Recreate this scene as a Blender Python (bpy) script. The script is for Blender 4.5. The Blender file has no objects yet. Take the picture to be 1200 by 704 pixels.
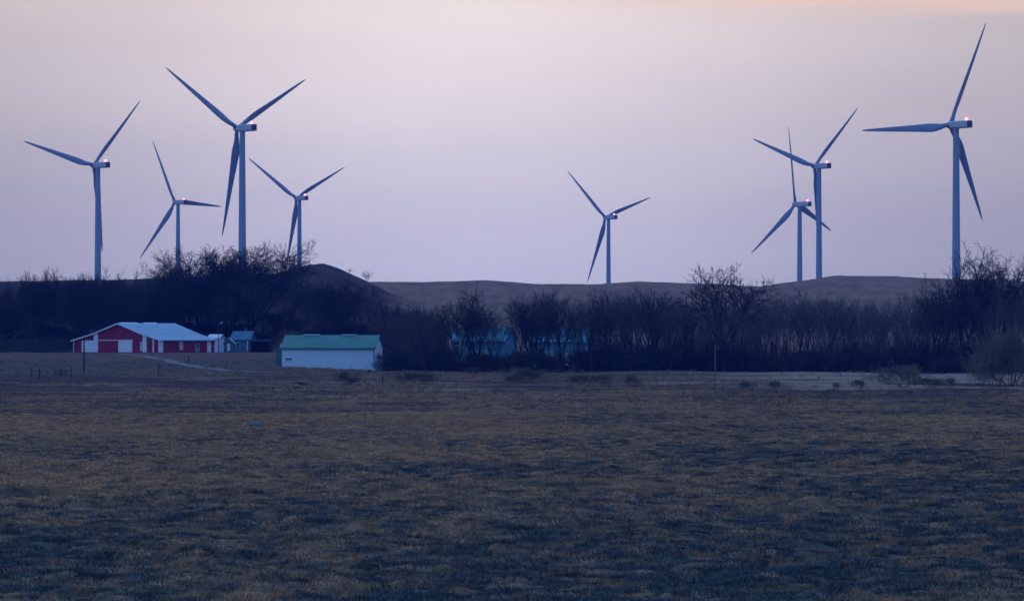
import bpy, math, random
import numpy as np
from mathutils import Vector, Matrix
random.seed(7)
S = bpy.context.scene
COL = S.collection
R = math.radians

# ------------------------------------------------------------------ camera
F = 5709.0            # focal length in pixels of a 1200 px wide frame (12 degree lens)
CZ = 10.0             # eye height above datum
cam_d = bpy.data.cameras.new('camera'); cam = bpy.data.objects.new('camera', cam_d); COL.objects.link(cam)
cam.location = (0, 0, CZ)
cam.rotation_euler = (R(90) + math.atan(48 / F), 0, 0)
cam_d.sensor_width = 36; cam_d.lens = 36 * F / 1200
cam_d.clip_start = 0.5; cam_d.clip_end = 20000
S.camera = cam

# ------------------------------------------------------------------ sky
W = bpy.data.worlds.new('World'); S.world = W; W.use_nodes = True
nt = W.node_tree; nt.nodes.clear()
def N(tree, t, **k):
    n = tree.nodes.new(t)
    for a, b in k.items(): setattr(n, a, b)
    return n
def math_node(tree, op, a, b=None, clamp=False):
    n = N(tree, 'ShaderNodeMath', operation=op, use_clamp=clamp)
    for i, v in enumerate((a, b)):
        if v is None: continue
        if isinstance(v, (int, float)): n.inputs[i].default_value = v
        else: tree.links.new(v, n.inputs[i])
    return n.outputs[0]
def ramp(tree, fac, stops, interp='LINEAR'):
    n = N(tree, 'ShaderNodeValToRGB'); cr = n.color_ramp; cr.interpolation = interp
    while len(cr.elements) < len(stops): cr.elements.new(.5)
    for e, (p, c) in zip(cr.elements, stops):
        e.position = p; e.color = (*c, 1) if len(c) == 3 else c
    tree.links.new(fac, n.inputs[0]); return n.outputs[0]
def maprange(tree, v, a, b, c=0, d=1, smooth=False):
    n = N(tree, 'ShaderNodeMapRange'); n.interpolation_type = 'SMOOTHSTEP' if smooth else 'LINEAR'
    tree.links.new(v, n.inputs[0])
    for i, x in enumerate((a, b, c, d)): n.inputs[i + 1].default_value = x
    return n.outputs[0]
def mixcol(tree, f, a, b, mode='MIX'):
    n = N(tree, 'ShaderNodeMix', data_type='RGBA', blend_type=mode)
    for s, v in ((n.inputs[0], f), (n.inputs[6], a), (n.inputs[7], b)):
        if isinstance(v, (int, float)): s.default_value = v
        elif isinstance(v, tuple): s.default_value = (*v, 1)
        else: tree.links.new(v, s)
    return n.outputs[2]
tc = N(nt, 'ShaderNodeTexCoord'); sep = N(nt, 'ShaderNodeSeparateXYZ'); nt.links.new(tc.outputs['Generated'], sep.inputs[0])
X, Y, Z = sep.outputs
low = ramp(nt, maprange(nt, Z, 0, .1), [(0, (.475, .49, .63)), (.123, (.508, .505, .638)), (.29, (.60, .562, .648)),
      (.45, (.75, .675, .69)), (.66, (.825, .73, .705)), (.76, (.86, .73, .68)), (1, (.75, .64, .62))])
# lens falloff painted into the sky: brightest mid horizon, easing off to both sides
g = math_node(nt, 'DIVIDE', math_node(nt, 'ADD', X, .009), .077)
g = math_node(nt, 'EXPONENT', math_node(nt, 'MULTIPLY', math_node(nt, 'MULTIPLY', g, g), -1))
sky_falloff = math_node(nt, 'ADD', math_node(nt, 'MULTIPLY', g, .475), .755)
vm = N(nt, 'ShaderNodeVectorMath', operation='SCALE'); nt.links.new(low, vm.inputs[0]); nt.links.new(sky_falloff, vm.inputs[3])
# thin warm cloud sheet high on the right
mp = N(nt, 'ShaderNodeMapping'); mp.inputs['Scale'].default_value = (9, 9, 130); nt.links.new(tc.outputs['Generated'], mp.inputs[0])
ns = N(nt, 'ShaderNodeTexNoise'); ns.inputs['Scale'].default_value = 1.0; ns.inputs['Detail'].default_value = 4; nt.links.new(mp.outputs[0], ns.inputs[0])
edge = math_node(nt, 'ADD', Z, math_node(nt, 'MULTIPLY', math_node(nt, 'SUBTRACT', ns.outputs[0], .5), .02))
cl = math_node(nt, 'MULTIPLY', maprange(nt, edge, .0625, .072, smooth=True), maprange(nt, X, -.01, .055, .05, .95, smooth=True))
lowc = mixcol(nt, cl, vm.outputs[0], (.98, .70, .57))
mpc = N(nt, 'ShaderNodeMapping'); mpc.inputs['Scale'].default_value = (14, 14, 70); nt.links.new(tc.outputs['Generated'], mpc.inputs[0])
nsc = N(nt, 'ShaderNodeTexNoise'); nsc.inputs['Scale'].default_value = 1.0; nsc.inputs['Detail'].default_value = 3; nt.links.new(mpc.outputs[0], nsc.inputs[0])
vs_ = N(nt, 'ShaderNodeVectorMath', operation='SCALE'); nt.links.new(lowc, vs_.inputs[0]); nt.links.new(maprange(nt, nsc.outputs[0], .3, .7, .965, 1.035), vs_.inputs[3]); lowc = vs_.outputs[0]
# higher up and behind the viewer the dusk sky is plain blue
zen = ramp(nt, Z, [(0, (.10, .24, .60)), (.35, (.12, .28, .68)), (.8, (.27, .46, .98))])
up = maprange(nt, Z, .08, .30, smooth=True)
front = mixcol(nt, up, lowc, zen)
side = maprange(nt, Y, .85, .1, smooth=True)
skyc = mixcol(nt, side, front, zen)
bg = N(nt, 'ShaderNodeBackground'); nt.links.new(skyc, bg.inputs[0]); bg.inputs[1].default_value = 1.0
wo = N(nt, 'ShaderNodeOutputWorld'); nt.links.new(bg.outputs[0], wo.inputs[0])

# ------------------------------------------------------------------ light left in the sky on the left, very soft
sd = bpy.data.lights.new('sun', 'SUN'); sd.energy = 0.2; sd.angle = R(50); sd.color = (.42, .68, 1.0)
sun = bpy.data.objects.new('sun', sd); COL.objects.link(sun)
_dir = Vector((-.80, -.55, .42))
sun.rotation_euler = _dir.to_track_quat('Z', 'Y').to_euler()

S.view_settings.view_transform = 'Standard'; S.view_settings.look = 'None'
S.view_settings.exposure = 0; S.view_settings.gamma = 1
S.cycles.use_denoising = True
S.cycles.max_bounces = 4; S.cycles.diffuse_bounces = 2; S.cycles.volume_bounces = 0; S.cycles.transparent_max_bounces = 4
S.cycles.caustics_reflective = False; S.cycles.caustics_refractive = False

# ------------------------------------------------------------------ helpers
class MB:
    def __init__(s): s.v = []; s.f = []
    def add(s, vs, fs):
        o = len(s.v); s.v += [tuple(p) for p in vs]; s.f += [tuple(i + o for i in f) for f in fs]
    def box(s, x0, x1, y0, y1, z0, z1):
        s.add([(x0, y0, z0), (x1, y0, z0), (x1, y1, z0), (x0, y1, z0), (x0, y0, z1), (x1, y0, z1), (x1, y1, z1), (x0, y1, z1)],
              [(0, 3, 2, 1), (4, 5, 6, 7), (0, 1, 5, 4), (1, 2, 6, 5), (2, 3, 7, 6), (3, 0, 4, 7)])
    def prism(s, poly, y0, y1):      # polygon in (x,z), extruded along y
        n = len(poly)
        s.add([(x, y0, z) for x, z in poly] + [(x, y1, z) for x, z in poly],
              [tuple(range(n))] + [tuple(range(2 * n - 1, n - 1, -1))] + [(i, i + n, (i + 1) % n + n, (i + 1) % n) for i in range(n)])
    def tube(s, pts, rads, n=8, cap=True):
        rings = []
        for i, p in enumerate(pts):
            a = Vector(pts[max(i - 1, 0)]); b = Vector(pts[min(i + 1, len(pts) - 1)])
            d = (b - a).normalized(); u = d.orthogonal().normalized(); w = d.cross(u)
            if rings and False: pass
            rings.append([Vector(p) + (u * math.cos(2 * math.pi * k / n) + w * math.sin(2 * math.pi * k / n)) * rads[i] for k in range(n)])
        vs = [q for r in rings for q in r]
        fs = [(i * n + k, i * n + (k + 1) % n, (i + 1) * n + (k + 1) % n, (i + 1) * n + k) for i in range(len(pts) - 1) for k in range(n)]
        if cap: fs += [tuple(range(n - 1, -1, -1)), tuple(range((len(pts) - 1) * n, len(pts) * n))]
        s.add(vs, fs)
    def mesh(s, name, mat, smooth=False):
        me = bpy.data.meshes.new(name); me.from_pydata(s.v, [], s.f); me.materials.append(mat)
        if smooth: me.polygons.foreach_set('use_smooth', [True] * len(me.polygons))
        me.update(); return me
    def obj(s, name, mat, parent=None, smooth=False):
        return link(name, s.mesh(name, mat, smooth), parent)
def link(name, data, parent=None, loc=None):
    o = bpy.data.objects.new(name, data); COL.objects.link(o)
    if parent: o.parent = parent
    if loc is not None: o.location = loc
    return o
def tag(o, label=None, cat=None, group=None, kind=None):
    if label: o['label'] = label
    if cat: o['category'] = cat
    if group: o['group'] = group
    if kind: o['kind'] = kind
    return o
def thing(name, label, cat, loc, rz=0, group=None, scale=1):
    o = bpy.data.objects.new(name, None); COL.objects.link(o); o.location = loc; o.rotation_euler = (0, 0, rz)
    o.scale = (scale,) * 3; o.empty_display_size = .1
    return tag(o, label, cat, group)

def mat(name, col, rough=.8, var=0, vscale=1.0, bump=0, bscale=5, stretch=(1, 1, 1), metal=0, emit=None, var2=None, spec=.3, wave=None):
    m = bpy.data.materials.new(name); m.use_nodes = True; t = m.node_tree
    b = t.nodes['Principled BSDF']; b.inputs['Roughness'].default_value = rough; b.inputs['Metallic'].default_value = metal
    b.inputs['Specular IOR Level'].default_value = spec
    co = N(t, 'ShaderNodeTexCoord'); mpn = N(t, 'ShaderNodeMapping'); mpn.inputs['Scale'].default_value = stretch
    t.links.new(co.outputs['Object'], mpn.inputs[0])
    c = None
    if var:
        n = N(t, 'ShaderNodeTexNoise'); n.inputs['Scale'].default_value = vscale; n.inputs['Detail'].default_value = 5
        t.links.new(mpn.outputs[0], n.inputs[0])
        hi = var2 or tuple(min(1, x * (1 + var)) for x in col); lo = tuple(x * (1 - var) for x in col)
        c = ramp(t, n.outputs[0], [(.3, lo), (.7, hi)]); t.links.new(c, b.inputs['Base Color'])
    else: b.inputs['Base Color'].default_value = (*col, 1)
    if bump or wave:
        bn = N(t, 'ShaderNodeBump'); bn.inputs['Strength'].default_value = bump or .5
        if wave:
            wn = N(t, 'ShaderNodeTexWave', wave_type='BANDS', bands_direction=wave[0]); wn.inputs['Scale'].default_value = wave[1]
            t.links.new(co.outputs['Object'], wn.inputs[0]); t.links.new(wn.outputs['Fac'], bn.inputs['Height']); bn.inputs['Distance'].default_value = .04
        else:
            n2 = N(t, 'ShaderNodeTexNoise'); n2.inputs['Scale'].default_value = bscale; t.links.new(mpn.outputs[0], n2.inputs[0])
            t.links.new(n2.outputs[0], bn.inputs['Height'])
        t.links.new(bn.outputs[0], b.inputs['Normal'])
    if emit:
        b.inputs['Emission Color'].default_value = (*emit[0], 1); b.inputs['Emission Strength'].default_value = emit[1]
    return m

M = dict(
    tower=mat('tower_paint', (.30, .37, .46), .45, .06, .12, stretch=(1, 1, .2)),
    blade=mat('blade_paint', (.25, .32, .42), .4, .08, .1),
    nacelle=mat('nacelle_paint', (.62, .60, .60), .4, .05, .5),
    grille=mat('radiator_grille', (.13, .12, .13), .6),
    beacon=mat('beacon_glass', (.9, .5, .5), .3, emit=((1, .24, .30), 3.2)),
    red=mat('red_metal_siding', (.30, .013, .045), .6, .2, .5, wave=('X', 1.1)),
    white=mat('white_painted_metal', (.80, .82, .84), .55, .05, .5),
    cream=mat('cream_panel', (.60, .55, .42), .6),
    roof=mat('galvanised_roof', (.27, .45, .52), .45, .10, .25, stretch=(.3, 3, 1), wave=('Y', 1.0)),
    shedwall=mat('pale_steel_siding', (.62, .76, .82), .55, .05, .3, wave=('X', .8)),
    greenroof=mat('green_steel_roof', (.055, .22, .17), .5, .12, .3, wave=('X', .8)),
    greenwall=mat('green_siding', (.05, .17, .15), .7, .1, .5),
    bluewall=mat('blue_grey_siding', (.08, .19, .25), .8, .15, .5),
    tealroof=mat('teal_roof', (.06, .25, .32), .5, .15, .4),
    darkwood=mat('weathered_dark_wood', (.035, .03, .03), .9, .3, 2),
    polewood=mat('pole_wood', (.05, .045, .04), .9, .3, 3, stretch=(1, 1, .1)),
    greydoor=mat('grey_door', (.25, .3, .32), .6),
    glass=mat('window_glass', (.02, .03, .04), .15),
    darktwig=mat('dark_twigs', (.035, .027, .026), .95, .3, .6),
    bark=mat('bark', (.024, .019, .018), .95, .35, 2, bump=.4),
    twig=mat('twigs', (.082, .066, .058), .95, .3, .6),
    paletwig=mat('pale_willow_twigs', (.15, .14, .11), .95, .3, .6),
    brushy=mat('brush_twigs', (.10, .085, .07), .95, .3, .6),
    scrub=mat('scrub_twigs', (.04, .036, .034), .95, .3, .4),
    rock=mat('pale_stone', (.11, .17, .20), .9, .3, 3, bump=.6),
)

# ------------------------------------------------------------------ terrain
def sm(a, b, x): t = np.clip((x - a) / (b - a), 0, 1); return t * t * (3 - 2 * t)
_rs = np.random.RandomState(5)
_waves = [(_rs.uniform(-1, 1), _rs.uniform(-1, 1), _rs.uniform(0, 6.28)) for _ in range(24)]
def fbm(x, y, wl, seed=0, octs=3):
    t = 0; a = 1; tot = 0
    for o in range(octs):
        for k in range(4):
            ang = 6.283 * ((seed * .37 + o * .61 + k * .257) % 1); ph = seed * 1.7 + k * 2.1 + o
            kx, ky = math.cos(ang), math.sin(ang)
            t = t + a * np.sin((x * kx + y * ky) * 6.283 / wl * (1 + .23 * k) + ph + 1.3 * np.sin((x * ky - y * kx) * 6.283 / wl * .7 + ph * 2))
        tot += a * 2; wl /= 2.1; a *= .5
    return t / tot
HILL = [(-900, 352), (-300, 345), (0, 331), (60, 329), (130, 328), (200, 327), (290, 326), (320, 322), (345, 315), (362, 311), (378, 309.5), (395, 314), (412, 322),
        (432, 331), (460, 344), (490, 356), (530, 371), (600, 392), (700, 420)]
RIDGE = [(-900, 340), (400, 334), (430, 331), (470, 330.5), (560, 330), (620, 332), (700, 333.5), (745, 330.5), (800, 332), (850, 334), (890, 336), (930, 330),
         (980, 324), (1050, 323), (1110, 327), (1200, 329), (1500, 333), (2200, 345)]
def height(x, y):
    x = np.asarray(x, float); y = np.asarray(y, float)
    u = 600 + x / np.maximum(y, 60) * F
    b = 3.5 + .22 * fbm(x, y, 60, 1) * sm(60, 150, y)
    b = b + .12 * np.exp(-((y - 405) / 30) ** 2) - .15 * np.exp(-((y - 455) / 25) ** 2)       # swell, then a hollow
    b = b + .25 * fbm(x, y, 140, 2, 2) * sm(500, 700, y)
    b = b - .5 * sm(850, 1080, y)
    # farmyard rises to the left
    left = sm(20, -75, x)
    b = b + left * 3.35 * sm(1090, 1235, y) + .9 * sm(-15, -60, x) * sm(1000, 1110, y)
    yd = sm(1195, 1232, y) * (1 - sm(1305, 1340, y)) * sm(-48, -62, x)
    b = b * (1 - yd) + 7.15 * yd
    # bank the camera stands on
    b = b + 4.6 * sm(92, 8, y)
    # far ground climbs behind the trees
    zh = np.interp(u, [p[0] for p in HILL], [p[1] for p in HILL]); zr = np.interp(u, [p[0] for p in RIDGE], [p[1] for p in RIDGE])
    Hh = CZ + (400 - zh) / F * 1450 + .25 * fbm(x, y, 40, 4); Hr = CZ + (400 - zr) / F * 1700 + .35 * fbm(x, y, 70, 6)
    hs = 1235 + 70 * (1 - sm(305, 345, u)); ph = sm(0, 1, (y - hs) / (1450 - hs)) * (1 - sm(1455, 1800, y)); rw_ = sm(400, 480, u); pr = (.55 * rw_ * sm(1180, 1480, y) + .55 * (1 - rw_) * sm(1400, 1600, y) + .45 * sm(1480, 1700, y)) * (1 - sm(1705, 1840, y))
    back = 13 * sm(1700, 1900, y)
    z = np.maximum(b + (Hh - b) * ph, b + (Hr - b) * pr)
    return z + (back - 0) * sm(1700, 1900, y) * .65
def hz(x, y): return float(height(x, y))
def ux(u, D): return (u - 600) / F * D
def ground_at(u, row, d0=110, d1=1300):
    D = d0
    while D < d1:
        if CZ + (400 - row) / F * D <= hz(ux(u, D), D): break
        D += .5
    return ux(u, D), D, hz(ux(u, D), D)

cols = np.concatenate([np.array([-16000, -9000, -5000, -3000, -2000, -1400, -1000, -700, -500, -350, -250, -180, -120, -80, -50]), np.linspace(-30, 1230, 300),
                       np.array([1250, 1280, 1320, 1380, 1450, 1550, 1700, 1900, 2200, 2600, 3200, 4200, 6200, 10200, 17200])])
rows_ = np.concatenate([np.array([-400, -200, -100, -50, -20]), np.linspace(0, 105, 22), np.exp(np.linspace(math.log(108), math.log(460), 260)),
                        np.exp(np.linspace(math.log(464), math.log(1120), 150)), np.linspace(1125, 1800, 150), np.array([1830, 1880, 1950, 2100, 2400, 2800, 3400, 4200, 5500, 8000])])
UU, DD = np.meshgrid(cols, rows_); XX = (UU - 600) / F * np.maximum(DD, 100); ZZ = height(XX, DD)
# clods and tussocks in the near pasture
rs = np.random.RandomState(3)
amp = sm(95, 125, DD) * (1 - sm(440, 470, DD))
ZZ = ZZ + amp * (.15 * fbm(XX, DD * .45, 5.2, 11, 3) + .06 * fbm(XX, DD * .5, 1.9, 12, 2))
nr, nc = XX.shape
me = bpy.data.meshes.new('pasture_ground')
idx = np.arange(nr * nc).reshape(nr, nc)
quads = np.stack([idx[:-1, :-1], idx[:-1, 1:], idx[1:, 1:], idx[1:, :-1]], -1).reshape(-1, 4)
me.from_pydata(np.stack([XX, DD, ZZ], -1).reshape(-1, 3).tolist(), [], quads.tolist())
me.polygons.foreach_set('use_smooth', [True] * len(me.polygons))
# what grows where: cover (0 straw .. 1 green-grey low growth, plus painted edge darkening), pale (dry stubble), brown (dark weeds)
def cover(x, y):
    u = 600 + x / np.maximum(y, 60) * F
    near = 1 - sm(405, 450, y + 14 * fbm(x, y, 30, 61))
    mid = sm(405, 450, y + 14 * fbm(x, y, 30, 61)) * (1 - sm(1090, 1130, y))
    n1 = fbm(x, y * .35, 46, 21); n2 = fbm(x, y * .5, 20, 22)
    n3 = fbm(x * .35, y, 120, 23)
    green = near * sm(-.5, .7, n2 * .5 + fbm(x, y * .4, 7, 24) * .8 + sm(260, 150, y) * .35 + sm(15, 60, x) * .3 - .1)  # near and right-hand terms paint the frame's edge darkening into the ground
    green = green + mid * (.75 * sm(870, 900, y) * (1 - sm(1000, 1070, y) * 0) * (1 - sm(40, 60, x) * .8))
    brown = mid * sm(-.05, .45, fbm(x * .35, y, 62, 27) * .9 + n1 * .5 + n3 * .4 + .3 * sm(40, -40, x)) * (1 - sm(860, 900, y)) + near * .35 * sm(.1, .8, n1)
    for (pu, pr, pw, ph_) in ((95, 458, 60, 2.6), (175, 450, 40, 2.4), (290, 466, 50, 3.2), (60, 437, 80, 6), (250, 447, 30, 2.2), (590, 459, 32, 3.4), (645, 457, 30, 2.4), (892, 481, 26, 3),
                              (1150, 482, 46, 3), (400, 462, 60, 3), (340, 468, 60, 4), (470, 474, 90, 4), (700, 470, 60, 2.4), (30, 484, 130, 4), (250, 481, 170, 3.8), (480, 481, 170, 2.8), (960, 470, 40, 1.8), (1040, 474, 30, 1.6)):
        rw = 400 + F * 6.55 / np.maximum(y, 300) + 1.6 * n2
        brown = np.maximum(brown, 1.25 * (mid + near * (y > 400)) * np.exp(-((u + 14 * n1 - pu) / pw) ** 2 - ((rw - pr) / ph_) ** 2))
    brown = np.maximum(brown, mid * np.exp(-((y - 458) / 32) ** 2) * (.55 + .5 * sm(15, -15, x)) * (1 - .85 * sm(8, 26, x)))
    pale = mid * sm(12, 50, x + 9 * n1) * sm(610, 740, y + 60 * n2) * (.62 + .3 * fbm(x * .5, y, 40, 77)) + sm(1310, 1370, y) * (1 - sm(1490, 1580, y)) * sm(470, 540, u) * .9
    pale = pale + mid * (1 - sm(870, 890, y)) * sm(.2, .7, fbm(x * .4, y, 70, 31)) * .3
    yard = sm(10, -20, x) * sm(1000, 1030, y + 12 * n2)
    green = np.maximum(green, yard * (1 - sm(1150, 1175, y + 10 * n1)) * .95); brown = brown * (1 - yard)
    pale = pale + yard * sm(1165, 1190, y) * 0
    pale = pale * (1 - .9 * np.clip(brown, 0, 1)); brown = np.maximum(brown, yard * .45 * sm(1150, 1175, y) * (1 - sm(1300, 1330, y)))
    return np.clip(green, 0, 1), np.clip(pale, 0, 1), np.clip(brown, 0, 1)
gA, pA, bA = cover(XX, DD)
hillc = sm(1230, 1330, DD) * (1 - np.clip(pA, 0, 1))
att = me.color_attributes.new('cover', 'FLOAT_COLOR', 'POINT')
att.data.foreach_set('color', np.stack([gA, pA, bA, hillc], -1).reshape(-1).astype(np.float32))
heath = sm(1240, 1300, DD) * (1 - sm(1520, 1600, DD)) * (1 - sm(440, 500, UU)) + sm(1110, 1150, DD) * (1 - sm(1230, 1330, DD)) * sm(455, 480, UU) + sm(1060, 1075, DD) * (1 - sm(1200, 1240, DD)) * sm(470, 480, UU) * 0
att2 = me.attributes.new('heath', 'FLOAT', 'POINT'); att2.data.foreach_set('value', np.clip(heath, 0, 1).reshape(-1).astype(np.float32))
gm = bpy.data.materials.new('pasture'); gm.use_nodes = True; t = gm.node_tree; b = t.nodes['Principled BSDF']
b.inputs['Roughness'].default_value = .95; b.inputs['Specular IOR Level'].default_value = .1
at = N(t, 'ShaderNodeAttribute', attribute_name='cover'); sp = N(t, 'ShaderNodeSeparateColor'); t.links.new(at.outputs['Color'], sp.inputs[0])
geo = N(t, 'ShaderNodeNewGeometry')
def pnoise(sx, sy, sz, detail=5, rough=.6):
    mpn = N(t, 'ShaderNodeMapping'); mpn.inputs['Scale'].default_value = (sx, sy, sz); t.links.new(geo.outputs['Position'], mpn.inputs[0])
    n = N(t, 'ShaderNodeTexNoise'); n.inputs['Scale'].default_value = 1; n.inputs['Detail'].default_value = detail; n.inputs['Roughness'].default_value = rough
    t.links.new(mpn.outputs[0], n.inputs[0]); return n.outputs[0]
fine = pnoise(1.6, .9, 1.6); broad = pnoise(.16, .05, .2); mott = pnoise(.5, .16, .5)
base = ramp(t, fine, [(.32, (.12, .075, .045)), (.5, (.22, .13, .075)), (.68, (.36, .21, .115))])
base = mixcol(t, sp.outputs[0], base, ramp(t, mott, [(.3, (.05, .06, .045)), (.7, (.12, .11, .07))]))
base = mixcol(t, sp.outputs[2], base, ramp(t, mott, [(.35, (.038, .022, .022)), (.7, (.085, .048, .038))]))
base = mixcol(t, sp.outputs[1], base, ramp(t, mott, [(.3, (.24, .18, .125)), (.7, (.40, .29, .19))]))
base = mixcol(t, at.outputs['Alpha'], base, ramp(t, broad, [(.35, (.19, .11, .075)), (.65, (.34, .20, .13))]))
base = mixcol(t, maprange(t, broad, .55, .72, 0, .5), base, mixcol(t, .5, base, (.05, .05, .04)))
base = mixcol(t, N(t, 'ShaderNodeAttribute', attribute_name='heath').outputs['Fac'], base, ramp(t, broad, [(.35, (.035, .028, .027)), (.65, (.095, .06, .048))]))
t.links.new(base, b.inputs['Base Color'])
bn = N(t, 'ShaderNodeBump'); bn.inputs['Strength'].default_value = .8; bn.inputs['Distance'].default_value = .35
t.links.new(fine, bn.inputs['Height']); t.links.new(bn.outputs[0], b.inputs['Normal'])
me.materials.append(gm)
tag(link('pasture_ground', me), 'rolling dry pasture rising to low bare hills', kind='structure')

# tracks draped on the ground
def strip(name, pts, w, m, label):
    v = []; f = []
    P = []
    for (a, b2) in zip(pts[:-1], pts[1:]):
        n = max(2, int(math.hypot(b2[0] - a[0], b2[1] - a[1]) / 2.5))
        P += [(a[0] + (b2[0] - a[0]) * i / n, a[1] + (b2[1] - a[1]) * i / n) for i in range(n)]
    P.append(pts[-1])
    for i, (x, y) in enumerate(P):
        a = P[max(i - 1, 0)]; c = P[min(i + 1, len(P) - 1)]; dx, dy = c[0] - a[0], c[1] - a[1]; L = math.hypot(dx, dy) or 1
        for s in (-1, -.33, .33, 1):
            ww = w * (1 + .12 * math.sin(i * 1.3 + s)) / 2
            px, py = x - dy / L * ww * s, y + dx / L * ww * s; v.append((px, py, hz(px, py) + (.10 if abs(s) < .5 else .03)))
    for i in range(len(P) - 1):
        for k in range(3): f.append((i * 4 + k, i * 4 + k + 1, i * 4 + k + 5, i * 4 + k + 4))
    mb = MB(); mb.v = v; mb.f = f
    tag(mb.obj(name, m), label, kind='structure')
dirt = mat('pale_dirt', (.20, .18, .15), .95, .15, .3)
def smooth_path(uvr, n=6):
    P = [ground_at(u, r)[:2] for u, r in uvr]; out = []
    for i in range(len(P) - 1):
        p0, p1, p2, p3 = P[max(i - 1, 0)], P[i], P[i + 1], P[min(i + 2, len(P) - 1)]
        for k in range(n):
            s = k / n
            out.append(tuple(.5 * (2 * p1[j] + (p2[j] - p0[j]) * s + (2 * p0[j] - 5 * p1[j] + 4 * p2[j] - p3[j]) * s * s + (3 * p1[j] - p0[j] - 3 * p2[j] + p3[j]) * s ** 3) for j in (0, 1)))
    out.append(P[-1]); return out
TRACK = smooth_path([(140, 415), (170, 417.5), (200, 423), (228, 429), (262, 433.5), (300, 435.8), (335, 437)])
strip('farm_track', TRACK, 3.2, dirt, 'pale dirt track curving down from the red barn')
strip('field_track', [(-32, 1042), (0, 1046), (30, 1050), (60, 1056), (86, 1064)], 3.0, mat('worn_grass', (.17, .15, .11), .95, .2, .3), 'pale worn track along the foot of the tree belt')

# ------------------------------------------------------------------ wind turbines
def blade_mesh(Rb=44.0):
    mb = MB(); st = [(1.0, 1.9, 1.9, 0), (2.6, 1.9, 1.8, 2), (5, 2.6, 1.3, 10), (7.5, 3.6, .95, 14), (10, 4.05, .75, 13), (13, 3.8, .62, 11), (18, 3.2, .48, 8), (24, 2.6, .36, 5.5),
                     (30, 2.05, .27, 3.5), (36, 1.5, .19, 2), (40, 1.1, .13, 1.2), (42.6, .7, .08, .8), (43.7, .34, .04, .5), (44, .06, .02, .5)]
    n = 14; rings = []
    for r, c, th, tw in st:
        a = R(tw + 9); ring = []; c *= .84 if r > 3 else .9; th *= .9
        pre = -.9 * (r / 44) ** 2 + .6 * (r / 44)
        for k in range(n):
            q = 2 * math.pi * k / n
            x = math.cos(q) * .5 * c; y = math.sin(q) * .5 * th * (1 - .25 * math.cos(q) if r > 4 else 1)
            if r > 4: x -= .18 * c
            ring.append((x * math.cos(a) - y * math.sin(a), x * math.sin(a) + y * math.cos(a) - pre, r))
        rings.append(ring)
    vs = [p for g_ in rings for p in g_]
    fs = [(i * n + k, i * n + (k + 1) % n, (i + 1) * n + (k + 1) % n, (i + 1) * n + k) for i in range(len(st) - 1) for k in range(n)]
    fs += [tuple(range(n - 1, -1, -1)), tuple(range((len(st) - 1) * n, len(st) * n))]
    mb.add(vs, fs); return mb.mesh('blade', M['blade'], True)
BL = blade_mesh()
def lathe(profile, n=20, axis='z'):
    mb = MB(); vs = []
    for h, r in profile:
        for k in range(n):
            q = 2 * math.pi * k / n; a, b2 = r * math.cos(q), r * math.sin(q)
            vs.append((a, b2, h) if axis == 'z' else (a, h, b2))
    m_ = len(profile); fs = [(i * n + k, i * n + (k + 1) % n, (i + 1) * n + (k + 1) % n, (i + 1) * n + k) for i in range(m_ - 1) for k in range(n)]
    fs += [tuple(range(n - 1, -1, -1)), tuple(range((m_ - 1) * n, m_ * n))]
    mb.add(vs, fs); return mb
# local frame: +Y is the rotor axis pointing away from the nacelle, origin at tower foot
hub_me = lathe([(-1.5, 1.2), (-1.2, 1.4), (.6, 1.4), (1.3, 1.15), (1.9, .7), (2.15, .2)], 18, 'y').mesh('hub', M['nacelle'], True)
def nacelle_mesh():
    mb = MB(); P = []
    for y, w, z0, z1 in ((2.0, 1.1, -1.2, 1.1), (1.2, 1.35, -1.4, 1.3), (-1, 1.42, -1.45, 1.4), (-6.9, 1.35, -1.35, 1.42)):
        P.append([(-w, y, z0 + .5), (-w + .5, y, z0), (w - .5, y, z0), (w, y, z0 + .5), (w, y, z1 - .35), (w - .35, y, z1), (-w + .35, y, z1), (-w, y, z1 - .35)])
    n = 8; vs = [p for q in P for p in q]
    fs = [(i * n + k, (i + 1) * n + k, (i + 1) * n + (k + 1) % n, i * n + (k + 1) % n) for i in range(len(P) - 1) for k in range(n)]
    fs += [tuple(range(n)), tuple(range(len(vs) - 1, len(vs) - n - 1, -1))]
    mb.add(vs, fs); return mb.mesh('nacelle', M['nacelle'])
NAC = nacelle_mesh()
g_ = MB(); g_.box(-1.25, 1.25, -7.3, -6.91, -1.25, 1.3)
for k in range(4): g_.box(-1.15, 1.15, -7.42, -7.3, -1.2 + k * .6, -.95 + k * .6)
GRI = g_.mesh('radiator', M['grille'])
BEA = lathe([(0, .4), (.2, .6), (.6, .68), (1.0, .5), (1.2, .15)], 12).mesh('aviation_light', M['beacon'], True)
MAST = MB(); MAST.tube([(0, 0, 0), (0, 0, 1.5)], [.05, .04], 5); MAST = MAST.mesh('wind_vane', M['grille'])
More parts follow.
